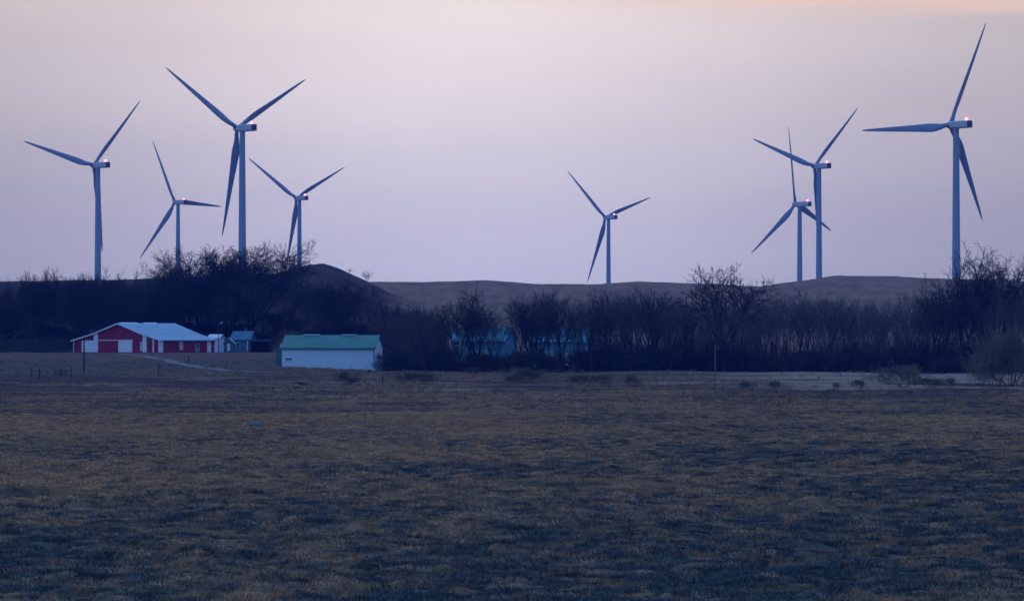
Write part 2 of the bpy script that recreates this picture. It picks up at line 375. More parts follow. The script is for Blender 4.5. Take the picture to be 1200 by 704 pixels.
TUR = [  # hub column, hub row, rotor radius in px, yaw, blade angle, label
    (111.0, 193.8, 107.7, 42, 43.5, 'wind turbine at the far left above the barn, one blade behind its tower'),
    (206.2, 237.1, 80.5, 42, 93, 'smaller distant wind turbine with a blade pointing level right, second from the left'),
    (279.3, 150.5, 128.1, 42, 61.5, 'largest left hand wind turbine, blades in a wide V behind domed trees'),
    (348.7, 232.4, 83.2, 38, 63, 'small wind turbine standing on the left flank of the peaked dark hill'),
    (710.8, 254.9, 79.3, 42, 72, 'lone wind turbine near the middle of the long low ridge'),
    (933.4, 239.4, 91.9, 54, 109.5, 'farther and lower wind turbine of the overlapping pair, one blade pointing straight up'),
    (956.1, 194.9, 102.8, 46, 46.5, 'nearer and taller wind turbine of the overlapping pair at the right'),
    (1115.2, 146.6, 136.5, 46, 25.5, 'tallest wind turbine at the far right, one blade level to the left'),
]
for (cx, cy, rp, th, a0_, lab) in TUR:
    cx -= 1.3
    D = F / (rp / 44.0); az = math.atan2(cx - 600, F)
    a = Vector((-math.sin(R(th)), math.cos(R(th)), 0))
    hub = Vector((ux(cx, D), D, CZ + (400 - cy) / F * D))
    a = Matrix.Rotation(-az, 3, 'Z') @ a
    OV = 3.0; tx, ty = hub.x - a.x * OV, hub.y - a.y * OV; gz = hz(tx, ty); hh = hub.z - gz
    T = thing('wind_turbine', lab, 'wind turbine', (tx, ty, gz), math.atan2(-a.x, a.y), 'wind turbines along the ridge')
    lathe([(-1.5, 2.2), (0, 2.2), (.3, 1.75), (hh * .35, 1.58), (hh * .7, 1.34), (hh - 1.6, 1.12), (hh - 1.35, 1.12)], 20).obj('tower', M['tower'], T, True)
    for k in (.33, .66): lathe([(hh * k, 1.81 - .64 * k), (hh * k + .25, 1.81 - .64 * k)], 20).obj('tower_flange', M['tower'], T)
    link('nacelle', NAC, T, (0, 0, hh)); link('radiator', GRI, T, (0, 0, hh)); link('hub', hub_me, T, (0, OV, hh))
    link('aviation_light', BEA, T, (.2, -5.2, hh + 1.43)); link('wind_vane', MAST, T, (-.9, -3.6, hh + 1.4))
    for k in range(3):      # rotor tilted up 6 degrees, blades coned 4 degrees forward
        o = link('blade', BL, T, (0, OV, hh))
        o.rotation_euler = (Matrix.Rotation(R(6), 3, 'X') @ Matrix.Rotation(R(a0_ + 120 * k), 3, 'Y') @ Matrix.Rotation(R(-4), 3, 'X')).to_euler()

# ------------------------------------------------------------------ farm buildings
def place(u, row, D=None, z=None):
    return Vector((ux(u, D), D, z if z is not None else hz(ux(u, D), D)))
# red barn: local x along the gable front (left to right), y going back, origin front right corner
D0 = 1240; o_ = place(188, 412, D0); phi = R(35)
BZ = CZ + (400 - 412.6) / F * D0
barn = thing('red_barn', 'long red barn with pale metal roof, lean-to sides and white doors', 'barn', (o_.x, o_.y, BZ), -phi)
Wd, L = 28.9, 22.4; x0 = -Wd
def bw(w): return x0 + w
mb = MB(); mb.prism([(bw(0), -3), (bw(28.9), -3), (bw(28.9), 3.05), (bw(23.2), 4.6), (bw(15.1), 7.3), (bw(7.0), 4.7), (bw(0), 2.95)], 0, L)
mb.obj('wall', M['red'], barn)
def slope(n, p, q, y0=-.5, y1=L + .5, th=.14, m='roof', lift=.03):
    (ax, az_), (bx, bz) = p, q; mb = MB(); mb.prism([(ax, az_ + lift), (bx, bz + lift), (bx, bz + lift + th), (ax, az_ + lift + th)], y0, y1); return mb.obj(n, M[m], barn)
s1 = slope('roof_slope', (bw(15.12), 7.3), (bw(23.5), 4.51)); slope('roof_slope', (bw(6.7), 4.6), (bw(15.08), 7.3))
slope('lean_to_roof', (bw(23.52), 4.47), (bw(29.5), 2.92)); slope('lean_to_roof', (bw(-.5), 2.82), (bw(6.68), 4.58))
cap = MB(); cap.prism([(bw(14.6), 7.3), (bw(15.1), 7.5), (bw(15.6), 7.3), (bw(15.6), 7.36), (bw(15.1), 7.62), (bw(14.6), 7.36)], .6, L * .33); 
cap.prism([(bw(14.6), 7.3), (bw(15.1), 7.5), (bw(15.6), 7.3), (bw(15.6), 7.36), (bw(15.1), 7.62), (bw(14.6), 7.36)], L * .45, L * .68); cap.obj('ridge_cap', M['white'], barn)
for k in range(13):                                            # raised seams on the visible slope
    y = 1.0 + k * (L - 1.5) / 12
    mb = MB(); mb.prism([(bw(15.3), 7.41), (bw(23.45), 4.70), (bw(23.45), 4.76), (bw(15.3), 7.47)], y, y + .10)
    mb.prism([(bw(23.6), 4.62), (bw(29.4), 3.11), (bw(29.4), 3.17), (bw(23.6), 4.68)], y, y + .10); mb.obj('roof_seam', M['white'], barn)
for p, q in (((bw(15.1), 7.3), (bw(23.4), 4.55)), ((bw(23.4), 4.55), (bw(29.5), 2.95)), ((bw(6.8), 4.6), (bw(15.1), 7.3)), ((bw(-.5), 2.85), (bw(6.8), 4.6))):
    mb = MB(); mb.prism([(p[0], p[1] - .16), (q[0], q[1] - .16), (q[0], q[1] + .16), (p[0], p[1] + .16)], -.62, -.503); mb.obj('rake_trim', M['white'], barn)
def fbox(n, w0, w1, z0, z1, m, d=.08, label=None):
    mb = MB(); mb.box(bw(w0), bw(w1), -d, -.002, z0, z1); o = mb.obj(n, M[m], barn)
    if label: o['label'] = label
    return o
def sbox(n, y0, y1, z0, z1, m, d=.08):
    mb = MB(); mb.box(.002, d, y0, y1, z0, z1); return mb.obj(n, M[m], barn)
fbox('sliding_door', 2.9, 6.9, 0, 3.0, 'white', .12); fbox('pillar', 7.0, 8.35, 0, 4.7, 'white', .2); fbox('corner_trim', 0, .3, 0, 2.9, 'white')
fbox('door_rail', 8.4, 15.0, 2.95, 3.15, 'white', .16); fbox('sliding_door', 9.0, 14.9, 0, 2.9, 'red', .12, 'red sliding door shut beside the white one')
fbox('sliding_door', 15.1, 19.7, 0, 2.95, 'white', .12); fbox('door_rail', 15.1, 20.0, 2.97, 3.15, 'white', .16)
fbox('panel', 22.3, 23.15, .3, 2.7, 'cream'); fbox('pillar', 23.2, 24.5, 0, 4.4, 'white', .2)
fbox('post', 26.4, 26.85, 0, 3.4, 'white', .15); fbox('corner_trim', 28.3, 28.9, 0, 3.0, 'white', .1)
sbox('corner_trim', 0, 1.0, 0, 3.0, 'white', .1); sbox('panel', 7.6, 9.1, .5, 2.8, 'cream'); sbox('panel', 19.0, 20.6, 0, 2.9, 'white'); sbox('corner_trim', 22.0, 22.4, 0, 2.9, 'white')
dd = sbox('door', 14.0, 15.8, 0, 2.1, 'greydoor', .1)
mb = MB(); mb.tube([(.12, 14.3, 1.0), (.18, 14.3, 1.0)], [.06, .06], 6); mb.obj('handle', M['grille'], dd)
mb = MB(); mb.box(.11, .13, 14.5, 15.3, 1.3, 1.8); mb.obj('pane', M['glass'], dd)

def gable_building(name, label, cat, u, D, base_row, W_, L_, hw, hr, phi_, wall, roof, rot_ridge=True, ext=None, over=.35):
    """local x = wide side facing the camera, y = back, ridge along x, origin at the right front corner"""
    zb = CZ + (400 - base_row) / F * D if base_row else hz(ux(u, D), D)
    T = thing(name, label, cat, (ux(u, D), D, zb), -phi_)
    mb = MB()
    prof = [(0, -3), (L_, -3), (L_, hw), (L_ / 2, hw + hr), (0, hw)]
    n = 5; vs = [(-W_, y, z) for y, z in prof] + [(0, y, z) for y, z in prof]
    mb.add(vs, [tuple(range(n)), tuple(range(2 * n - 1, n - 1, -1))] + [(i, i + n, (i + 1) % n + n, (i + 1) % n) for i in range(n)])
    mb.obj('wall', M[wall], T)
    sl = hr / (L_ / 2)
    for s in (0, 1):
        mb = MB(); y0, y1 = (-over, L_ / 2) if s == 0 else (L_ / 2 + .01, L_ + over)
        z0 = hw - over * sl if s == 0 else hw + hr; z1 = hw + hr if s == 0 else hw - over * sl
        vs = []
        for xx in (-W_ - over, over):
            vs += [(xx, y0, z0 + .03), (xx, y1, z1 + .03), (xx, y1, z1 + .17), (xx, y0, z0 + .17)]
        mb.add(vs, [(0, 1, 2, 3), (7, 6, 5, 4), (0, 4, 5, 1), (1, 5, 6, 2), (2, 6, 7, 3), (3, 7, 4, 0)])
        mb.obj('roof_slope', M[roof], T)
    return T
def add_box(T, n, m, *b_):
    mb = MB(); mb.box(*b_); return mb.obj(n, M[m], T)
# long white shed with green roof
sh = gable_building('white_shed', 'long pale metal shed with green roof and small dark vent', 'shed', 439, 1115, 430.6, 21.6, 10, 4.55, 2.75, R(9), 'shedwall', 'greenroof')
add_box(sh, 'wall_vent', 'grille', -20.7, -19.4, -.12, -.002, 1.75, 2.15)
add_box(sh, 'downpipe', 'greenwall', -.22, -.04, -.16, -.01, 0, 4.45)
add_box(sh, 'gutter', 'greenwall', -21.9, .3, -.52, -.36, 4.28, 4.42)
add_box(sh, 'ridge_vent', 'white', -17.6, -13.7, 4.6, 5.4, 7.42, 7.62); add_box(sh, 'ridge_vent', 'white', -8.6, -5.2, 4.6, 5.4, 7.42, 7.62)
add_box(sh, 'corner_trim', 'white', -21.62, -21.4, -.05, -.002, 0, 4.4)
add_box(sh, 'door', 'greydoor', .002, .08, 3.6, 6.6, 0, 3.4)
mb = MB(); mb.prism([(-24.0, -3), (-21.95, -3), (-21.95, 4.6), (-22.9, 4.5), (-24.0, 1.6)], 3.2, 8.8); mb.obj('lean_to', M['greenwall'], sh)
for xx in (-23.9,): add_box(sh, 'post', 'white', xx, xx + .18, 8.9, 9.08, 0, 5.2)
add_box(sh, 'beam', 'white', -23.9, -21.9, 8.9, 9.08, 5.21, 5.4)
# small buildings of the yard
t1 = gable_building('outbuilding', 'small white outbuilding behind the right end of the red barn', 'outbuilding', 256, 1290, 409.5, 3.0, 4, 3.0, .9, R(20), 'white', 'white')
add_box(t1, 'door', 'greydoor', -1.8, -.9, -.06, -.002, 0, 2.0)
t2 = gable_building('farmhouse', 'low blue grey farmhouse with dark roof between barn and green roofed shed', 'house', 292.5, 1300, 411, 5.2, 7, 3.0, 2.1, R(12), 'bluewall', 'bluewall')
w_ = add_box(t2, 'window', 'white', -3.6, -2.6, -.06, -.002, 1.2, 2.3); add_box(w_, 'pane', 'glass', -3.5, -2.7, -.08, -.062, 1.3, 2.2)
add_box(t2, 'porch_post', 'white', -.5, -.3, -.9, -.7, 0, 2.7); add_box(t2, 'chimney', 'bluewall', -2.4, -1.8, 3.6, 4.2, 4.6, 6.0)
# little gable-front hut
hut = thing('garden_hut', 'tiny steep roofed grey green hut with pale door beside the farmhouse', 'hut', (ux(268, 1270), 1270, CZ + (400 - 411.2) / F * 1270), -R(5))
mb = MB(); mb.prism([(-1.3, -2), (1.3, -2), (1.3, 2.1), (0, 3.3), (-1.3, 2.1)], 0, 2.6); mb.obj('wall', M['greenwall'], hut)
for s in (-1, 1):
    mb = MB(); mb.prism([(0, 3.34), (s * 1.6, 1.86), (s * 1.6, 1.99), (0, 3.47)], -.3, 2.9); mb.obj('roof_slope', M['roof'], hut)
dr = add_box(hut, 'door', 'white', -.35, .35, -.06, -.002, 0, 1.9)
# open fronted dark shed
od = thing('open_shed', 'dark open fronted shed left of the green roofed white shed', 'shed', (ux(305, 1275), 1275, CZ + (400 - 411) / F * 1275), -R(4))
mb = MB(); mb.box(-2.6, 2.6, 4, 4.15, -2, 2.6); mb.box(-2.6, -2.45, 0, 4, -2, 2.5); mb.box(2.45, 2.6, 0, 4, -2, 2.5); mb.obj('wall', M['darkwood'], od)
mb = MB(); mb.add([(-2.8, -.3, 2.5), (2.8, -.3, 2.5), (2.8, 4.4, 2.75), (-2.8, 4.4, 2.75), (-2.8, -.3, 2.62), (2.8, -.3, 2.62), (2.8, 4.4, 2.87), (-2.8, 4.4, 2.87)],
       [(0, 3, 2, 1), (4, 5, 6, 7), (0, 1, 5, 4), (1, 2, 6, 5), (2, 3, 7, 6), (3, 0, 4, 7)]); mb.obj('roof', M['darkwood'], od)
for x_ in (-2.5, 0, 2.35): add_box(od, 'post', 'darkwood', x_, x_ + .15, 0, .15, -.5, 2.49)
# blue barns hidden in the trees
b1 = gable_building('blue_barn', 'blue roofed barn half hidden behind bare trees right of the white shed', 'barn', 592, 1215, None, 14, 12, 6.5, 3.0, R(14), 'bluewall', 'tealroof')
add_box(b1, 'door', 'greydoor', -8, -4.4, -.08, -.002, 0, 4); add_box(b1, 'gutter', 'white', -14.3, .3, -.55, -.4, 6.2, 6.35)
w_ = add_box(b1, 'window', 'white', -13.4, -11.6, -.07, -.002, 5.1, 6.0); add_box(w_, 'pane', 'glass', -13.25, -11.75, -.09, -.072, 5.2, 5.9)
b2 = gable_building('blue_barn', 'wide teal barn seen through bare trunks in the middle of the tree belt', 'barn', 686, 1222, None, 14.5, 12, 6.4, 3.4, R(10), 'bluewall', 'tealroof')
add_box(b2, 'door', 'white', -5, -1.8, -.08, -.002, 0, 3.6); add_box(b2, 'door', 'greydoor', -12, -8.2, -.08, -.002, 0, 4)
b3 = gable_building('grain_store', 'small blue store with raised roof at the right end of the teal barn', 'store', 697, 1236, None, 3.2, 5, 8.6, 1.0, R(10), 'bluewall', 'tealroof')
add_box(b3, 'hatch', 'white', -1.9, -1.1, -.07, -.002, 6, 7)
# windbreak
wf = thing('windbreak_fence', 'tall dark board windbreak fence left of the red barn', 'fence', (ux(-6, 1255), 1255, hz(ux(-6, 1255), 1255)), 0)
for k in range(8):
    mb = MB()
    for j in range(12): mb.box(k * 2.36 + j * .195, k * 2.36 + j * .195 + .185, -.03 - .01 * (j % 2), .02, -1.2, 3.35 + .12 * math.sin(j * 2.3 + k * 5))
    mb.obj('board_panel', M['darkwood'], wf); 
for k in range(9): add_box(wf, 'post', 'darkwood', k * 2.36 - .1, k * 2.36 + .06, .03, .2, -1.2, 3.6)

# ------------------------------------------------------------------ poles, posts
def pole(name, label, cat, u, D, h, r, mname='polewood', lean=0, base_row=None):
    x = ux(u, D); z = hz(x, D)
    T = thing(name, label, cat, (x, D, z)); mb = MB(); mb.tube([(0, 0, -.4), (lean * .5, 0, h * .5), (lean, 0, h)], [r, r * .9, r * .75], 8); mb.obj('pole', M[mname], T); return T
p = pole('wooden_pole', 'tall dark wooden pole standing in front of the red barn doors', 'pole', 98.5, 1035, 7.7, .19); p.rotation_euler = (0, 0, 0)
add_box(p, 'bracket', 'polewood', -.12, .12, -.32, -.2, 6.9, 7.1)
x, D, z = ground_at(838, 456); p = pole('wooden_pole', 'slim weathered pole alone in the pasture before the tree belt', 'pole', 838, D, 53 / F * D, .085, 'paletwig'); 
mb = MB(); mb.tube([(0, 0, 53 / F * D + .001), (0, 0, 53 / F * D + .06)], [.1, .1], 8); mb.obj('pole_cap', M['polewood'], p)
yl = pole('yard_light', 'thin yard light pole with pale lamp head beside the farmhouse', 'light pole', 256, 1265, 7.6, .11)
mb = MB(); mb.tube([(0, 0, 7.4), (.45, -.2, 7.75), (.8, -.35, 7.8)], [.04, .04, .04], 5); mb.obj('arm', M['greydoor'], yl)
lathe([(7.45, .34), (7.6, .3), (7.85, .2), (7.95, .08)], 10).obj('lamp_shade', M['greydoor'], yl).location = (.85, -.37, 0)
posts = [(37, 441, 9, 'leftmost short post of the broken pasture fence'), (46, 442, 10, 'second short post of the broken pasture fence from the left'),
         (72, 440.5, 8, 'post standing mid rail of the dark field gate on the left'), (83.5, 441.5, 10, 'post at the right end of the dark field gate'),
         (185, 442, 15, 'thin leaning stick post below the red barn'), (221, 425, 8.5, 'stout dark post beside the dirt track'),
         (448.5, 450, 9, 'thin post in the grass right of the white shed'), (271.5, 433, 7, 'pale short stake where the dirt track ends')]
for (u, row, hp, lab) in posts:
    x, D, z = ground_at(u, row); h = hp / F * D
    o = thing('fence_post', lab, 'post', (x, D, z), random.uniform(0, 3)); mb = MB(); r = .16 if u in (221,) else .11 if u != 185 else .08
    l_ = .35 if u == 185 else random.uniform(-.05, .05)
    mb.tube([(0, 0, -.3), (l_ * .4, 0, h * .6), (l_, 0, h)], [r, r, r * .85], 7); mb.obj('shaft', M['polewood' if u != 271.5 else 'paletwig'], o)
    mb = MB(); mb.tube([(l_, 0, h + .001), (l_, 0, h + .03)], [r * .95, r * .7], 7); mb.obj('post_top', M['polewood'], o)
xa, Da, za = ground_at(63, 441); xb, Db, zb = ground_at(82, 441)
gt = thing('field_gate', 'low dark wooden field gate rails between two posts at the left', 'gate', (xa, Da, za), 0)
Lg = xb - xa - .25
for zz in (.35, .7, 1.05): add_box(gt, 'rail', 'darkwood', 0, Lg, -.04, .04, zz, zz + .14)
for xx in (0.02, Lg * .5, Lg - .12): add_box(gt, 'stile', 'darkwood', xx, xx + .1, -.09, -.045, .2, 1.25)
# stone in the near field
x, D, z = ground_at(300, 500.5)
mb = MB(); rr = random.Random(4); ns_, nn = 6, 10; vs = []
for i in range(1, ns_):
    for k in range(nn):
        a_ = math.pi * i / ns_; q = 2 * math.pi * k / nn; j = 1 + rr.uniform(-.14, .14)
        vs.append((.55 * math.sin(a_) * math.cos(q) * j, .4 * math.sin(a_) * math.sin(q) * j, .26 * math.cos(a_) * j + .12))
vs += [(0, 0, .40), (0, 0, -.15)]; a0 = len(vs) - 2
fs = [(i * nn + k, (i + 1) * nn + k, (i + 1) * nn + (k + 1) % nn, i * nn + (k + 1) % nn) for i in range(ns_ - 2) for k in range(nn)]
fs += [(a0, k, (k + 1) % nn) for k in range(nn)] + [(a0 + 1, (ns_ - 2) * nn + (k + 1) % nn, (ns_ - 2) * nn + k) for k in range(nn)]
mb.add(vs, fs); o = mb.obj('field_stone', M['rock']); o.location = (x, D, z + .06); tag(o, 'small pale bluish stone lying in the brown pasture', 'stone')

# ------------------------------------------------------------------ bare trees
class TB:      # fast tube collector for branches
    def __init__(s): s.v = []; s.f = []
    def seg(s, pts, rads, n):
        o = len(s.v); ref = Vector((.31, .87, .38))
        for i, p in enumerate(pts):
            d = (pts[min(i + 1, len(pts) - 1)] - pts[max(i - 1, 0)]); u = d.cross(ref)
            if u.length < 1e-4: u = Vector((1, 0, 0))
            u.normalize(); w = d.cross(u).normalized()
            for k in range(n):
                q = 6.2832 * k / n; s.v.append(tuple(p + (u * math.cos(q) + w * math.sin(q)) * rads[i]))
        for i in range(len(pts) - 1):
            for k in range(n): s.f.append((o + i * n + k, o + i * n + (k + 1) % n, o + (i + 1) * n + (k + 1) % n, o + (i + 1) * n + k))
    def mesh(s, name, m):
        me = bpy.data.meshes.new(name); me.from_pydata(s.v, [], s.f); me.materials.append(m); me.update(); return me
def rand_perp(rng, d):
    v = Vector((rng.gauss(0, 1), rng.gauss(0, 1), rng.gauss(0, 1))); v -= d * v.dot(d); return v.normalized()
def bare_tree(seed, H, trunks=1, fork=.28, spread=.62, limbs=7, kids=(6, 5, 4), tw=.019, up=.25, trunk_r=None, twigmat='twig', leans=.12, vase=0, pct=.998):
    rng = random.Random(seed); tr, cr = TB(), TB(); r0 = trunk_r or H * .017
    def branch(p, d, L, r, lev):
        n = (5, 4, 3, 2, 1)[lev] if lev < 5 else 1
        pts = [p]; dd = d.copy(); rads = [r]
        for i in range(n):
            dd = (dd + rand_perp(rng, dd) * rng.uniform(.05, .24) + Vector((0, 0, up * (.35 if lev else .1)))).normalized()
            p = p + dd * L / n; pts.append(p); rads.append(max(r * (1 - .72 * (i + 1) / n), tw * .6))
        (tr if lev <= 1 else cr).seg(pts, rads, 6 if lev == 0 else 5 if lev == 1 else 3)
        if lev >= 4: return
        if lev == 0: return pts, rads
        nk = kids[lev - 1]; s0 = .3 if (vase and lev == 1) else .22
        for k in range(nk):
            s = s0 + (1 - s0) * (k + rng.random()) / nk; s = min(s, .999); i = min(int(s * n), n - 1); q = pts[i].lerp(pts[i + 1], s * n - i)
            bd = (pts[i + 1] - pts[i]).normalized(); ang = rng.uniform(.5, 1.15) if vase else rng.uniform(.4, .95)
            nd = (bd * math.cos(ang) + rand_perp(rng, bd) * math.sin(ang)).normalized()
            ll = L * ((.44 - .16 * s) if vase and lev == 1 else (.56 - .2 * s) if vase else (.62 - .22 * s)) * rng.uniform(.75, 1.25)
            if lev == 3: ll = max(ll, .55)
            branch(q, nd, ll, max(r * (.5 if vase else .42), tw), lev + 1)
    for t_ in range(trunks):
        a_ = rng.uniform(0, 6.28); off = Vector((math.cos(a_), math.sin(a_), 0)) * (0 if trunks == 1 else rng.uniform(.2, .7))
        ln = leans if trunks == 1 else .3
        d = Vector((math.cos(a_) * ln, math.sin(a_) * ln, 1)).normalized(); hh = H * (vase if vase else .52 if trunks == 1 else rng.uniform(.4, .52))
        pts, rads = branch(off + Vector((0, 0, -.4)), d, hh, r0 / (1 if trunks == 1 else 1.5), 0)
        nl = limbs if trunks == 1 else max(3, limbs // trunks)
        for k in range(nl):
            s = fork + (1 - fork) * (k + .5 * rng.random()) / nl * 1.0; s = max(s, .7) if vase else s; s = min(s * 1.05, .995); n = len(pts) - 1; i = min(int(s * n), n - 1); q = pts[i].lerp(pts[i + 1], s * n - i)
            az_ = k * 2.4 + rng.uniform(-.5, .5); tilt = spread * rng.uniform(.55, 1.15) * (1 if vase else 1.15 - .5 * (k / nl))
            nd = Vector((math.cos(az_) * math.sin(tilt), math.sin(az_) * math.sin(tilt), math.cos(tilt)))
            branch(q, nd, (H - q.z) * rng.uniform(.72, .95) / max(.75, math.cos(tilt * .6)), rads[i] * (.62 if vase else .55), 1)
        branch(pts[-1], d, (H - pts[-1].z) * .9, rads[-1], 1)
    zs = sorted(v[2] for v in cr.v); f_ = H / zs[int(len(zs) * pct)]
    for c_ in (tr, cr): c_.v = [(v[0] * f_, v[1] * f_, v[2] * f_) for v in c_.v]
    return tr.mesh('trunk', M['bark']), cr.mesh('crown', M[twigmat])
PROTO = dict(
    grove=[bare_tree(11, 18, limbs=7, fork=.34, spread=.5, kids=(6, 5, 4), trunk_r=.34), bare_tree(12, 18, limbs=6, fork=.4, spread=.45, kids=(6, 5, 4), trunk_r=.36), bare_tree(13, 18, trunks=2, limbs=7, spread=.5, kids=(5, 5, 4), trunk_r=.42),
           bare_tree(14, 18, limbs=6, spread=.42, kids=(8, 6, 4), trunk_r=.38, vase=.35, pct=.99), bare_tree(15, 18, trunks=2, limbs=6, spread=.42, kids=(5, 5, 4), trunk_r=.42), bare_tree(16, 18, limbs=5, spread=.36, kids=(8, 6, 4), trunk_r=.36, vase=.45, pct=.99)],
    domed=[bare_tree(21, 24, limbs=12, spread=.66, kids=(13, 9, 6), tw=.04, vase=.2, pct=.99, up=.2, trunk_r=.5, twigmat='darktwig'), bare_tree(22, 24, limbs=12, spread=.64, kids=(13, 9, 6), tw=.04, vase=.24, pct=.99, up=.22, trunk_r=.5, twigmat='darktwig'),
           bare_tree(23, 24, limbs=9, spread=.75, kids=(11, 8, 6), tw=.04, vase=.2, pct=.99, trunk_r=.5, twigmat='darktwig')],
    cottonwood=[bare_tree(31, 25, limbs=8, spread=.47, kids=(10, 7, 5), tw=.045, vase=.26, pct=.99, trunk_r=.65, up=.2, twigmat='darktwig'), bare_tree(32, 26, limbs=7, spread=.5, kids=(9, 6, 5), tw=.045, vase=.2, pct=.99, trunk_r=.65, up=.22, twigmat='darktwig'),
                bare_tree(33, 26, limbs=8, spread=.5, kids=(9, 6, 5), tw=.045, vase=.3, pct=.99, trunk_r=.6, up=.2, twigmat='darktwig')],
    scrub=[bare_tree(41, 10, trunks=4, limbs=12, fork=.15, spread=.8, kids=(6, 6, 4), tw=.02, trunk_r=.16), bare_tree(42, 10, trunks=5, limbs=15, fork=.1, spread=.9, kids=(6, 5, 4), tw=.02, trunk_r=.16)],
    bush=[bare_tree(51, 3.6, trunks=6, limbs=24, fork=.05, spread=1.0, kids=(5, 5, 3), tw=.016, trunk_r=.06, twigmat='paletwig'), bare_tree(52, 3.6, trunks=7, limbs=24, fork=.05, spread=1.15, kids=(5, 5, 3), tw=.016, trunk_r=.06, twigmat='brushy')],
)
def mk_tree(kind, i, x, y, h, label, group=None, name=None, cat=None, wide=1.0, z=None):
    tr, cr = PROTO[kind][i % len(PROTO[kind])]; base = {'grove': 18, 'domed': 24, 'cottonwood': 25.5, 'scrub': 10, 'bush': 3.6}[kind]
    s = h / base
    T = thing(name or ('bare_tree' if kind != 'bush' else 'bush'), label, cat or ('tree' if kind != 'bush' else 'bush'), (x, y, z if z is not None else hz(x, y) - .1), random.uniform(0, 6.28), group)
    T.scale = (s * wide, s * wide, s)
    a_ = bpy.data.objects.new('trunk', tr); b_ = bpy.data.objects.new('crown', cr)
    for o in (a_, b_): COL.objects.link(o); o.parent = T
    return T
def h_from(row_top, D, x, hx=0): return (CZ + (400 - row_top) / F * D) - hz(x, D) 
rg = random.Random(99)
# single trees one can point at:  kind, proto, u, top row, D, width, label
solo = [
 ('cottonwood', 0, 848, 311, 1088, 1.0, 'tall open crowned tree rising alone above the middle of the tree belt'),
 ('domed', 0, 238, 295, 1330, 1.15, 'big domed bare tree on the skyline left of the largest left turbine tower'),
 ('domed', 1, 291, 290, 1335, 1.2, 'big domed bare tree in front of the largest left turbine tower'),
 ('domed', 2, 266, 297, 1345, .8, 'narrow bare tree squeezed between two domed trees on the skyline'),
 ('domed', 1, 212, 314, 1320, .9, 'lower rounded bare tree left of the domed skyline trees'),
 ('grove', 4, 337, 305, 1415, .9, 'thin tree on the hill flank just left of the small turbine tower'),
 ('grove', 1, 356, 304, 1462, 1.0, 'wispy small tree top poking over the peak of the dark hill'),
 ('grove', 0, 410, 314, 1475, 1.2, 'wispy tree on the right shoulder of the dark hill'),
 ('grove', 3, 430, 317, 1485, 1.2, 'rightmost wispy tree on the shoulder of the dark hill'),
 ('domed', 1, 44, 319, 1275, .5, 'small rounded tree top standing clear of the ridge at far left'),
 ('domed', 0, 98, 325, 1270, .8, 'broad bare tree just left of the leftmost turbine tower'),
 ('domed', 2, 137, 320, 1275, .75, 'bare tree above the ridge right of the leftmost turbine tower'),
 ('cottonwood', 1, 1128, 296, 1092, 1.0, 'tallest bare tree at right, beside the foot of the tallest turbine'),
 ('cottonwood', 2, 1180, 303, 1098, 1.0, 'tall forked tree at the right edge behind the willow thicket'),
 ('cottonwood', 0, 1156, 312, 1108, .7, 'tall thin tree between the two highest trees at the right edge'),
 ('cottonwood', 2, 1106, 330, 1086, .7, 'leaning multi branched tree left of the tallest tree at right'),
 ('cottonwood', 1, 561, 341, 1086, .9, 'dark tree with arching limbs in front of the blue roofed barn'),
 ('cottonwood', 0, 632, 343, 1090, .9, 'open tree with spread limbs in front of the teal barn'),
 ('cottonwood', 2, 540, 352, 1082, .8, 'lower crooked tree left of the arching tree by the blue roofed barn'),
 ('cottonwood', 1, 708, 343, 1084, .85, 'dark trunked tree below the lone middle turbine'),
 ('cottonwood', 0, 655, 352, 1076, .7, 'slim forked tree at the right end of the teal barn'),
 ('cottonwood', 2, 768, 342, 1090, .85, 'leaning tree left of the tall open crowned tree'),
]
for (k, i, u, top, D, wd, lab) in solo:
    x = ux(u, D); mk_tree(k, i, x, D, h_from(top, D, x), lab, wide=wd)
# the belt across the middle and right
def belt_top(u): return np.interp(u, [455, 480, 520, 560, 600, 640, 680, 720, 760, 800, 850, 900, 950, 1000, 1050, 1100, 1140, 1200], [376, 372, 366, 356, 358, 352, 358, 352, 350, 358, 362, 352, 350, 356, 357, 352, 346, 342])
cnt = 0
def belt_label(u, w='slender bare tree'):
    for lim, tx in ((522, 'between the white shed and the blue roofed barn'), (600, 'in front of the blue roofed barn'), (618, 'in the gap between the two blue barns'), (694, 'in front of the teal barn'),
                    (800, 'between the teal barn and the tall open crowned tree'), (895, 'beside the tall open crowned tree'), (985, 'below the overlapping pair of turbines'), (1095, 'above the widest part of the pale stubble'), (1400, 'among the highest trees at right')):
        if u < lim: return w + ' ' + tx
def wood_label(u):
    for lim, tx in ((80, 'behind the dark windbreak fence'), (170, 'behind the gable of the red barn'), (250, 'behind the roof of the red barn'), (330, 'behind the farmhouse and open shed'), (440, 'behind the green roofed white shed'), (600, 'on the slope right of the white shed')):
        if u < lim: return 'bare tree of the dense wood ' + tx
for u in np.arange(462, 1225, 4.75):
    D = rg.choice([1082, 1098, 1115, 1135, 1155]) + rg.uniform(-6, 6)
    if 515 < u < 700 and D > 1110: D = rg.uniform(1078, 1108)
    if (515 < u < 600 or 618 < u < 700) and rg.random() < .62: continue
    uu = u + rg.uniform(-3, 3); x = ux(uu, D); top = float(belt_top(uu)) + abs(rg.gauss(0, 13)) - 15 + (8 if 800 < uu < 890 else 0)
    mk_tree('grove', rg.randrange(6), x, D, h_from(top, D, x), belt_label(uu), 'trees of the long tree belt', wide=rg.uniform(.7, 1.0)); cnt += 1
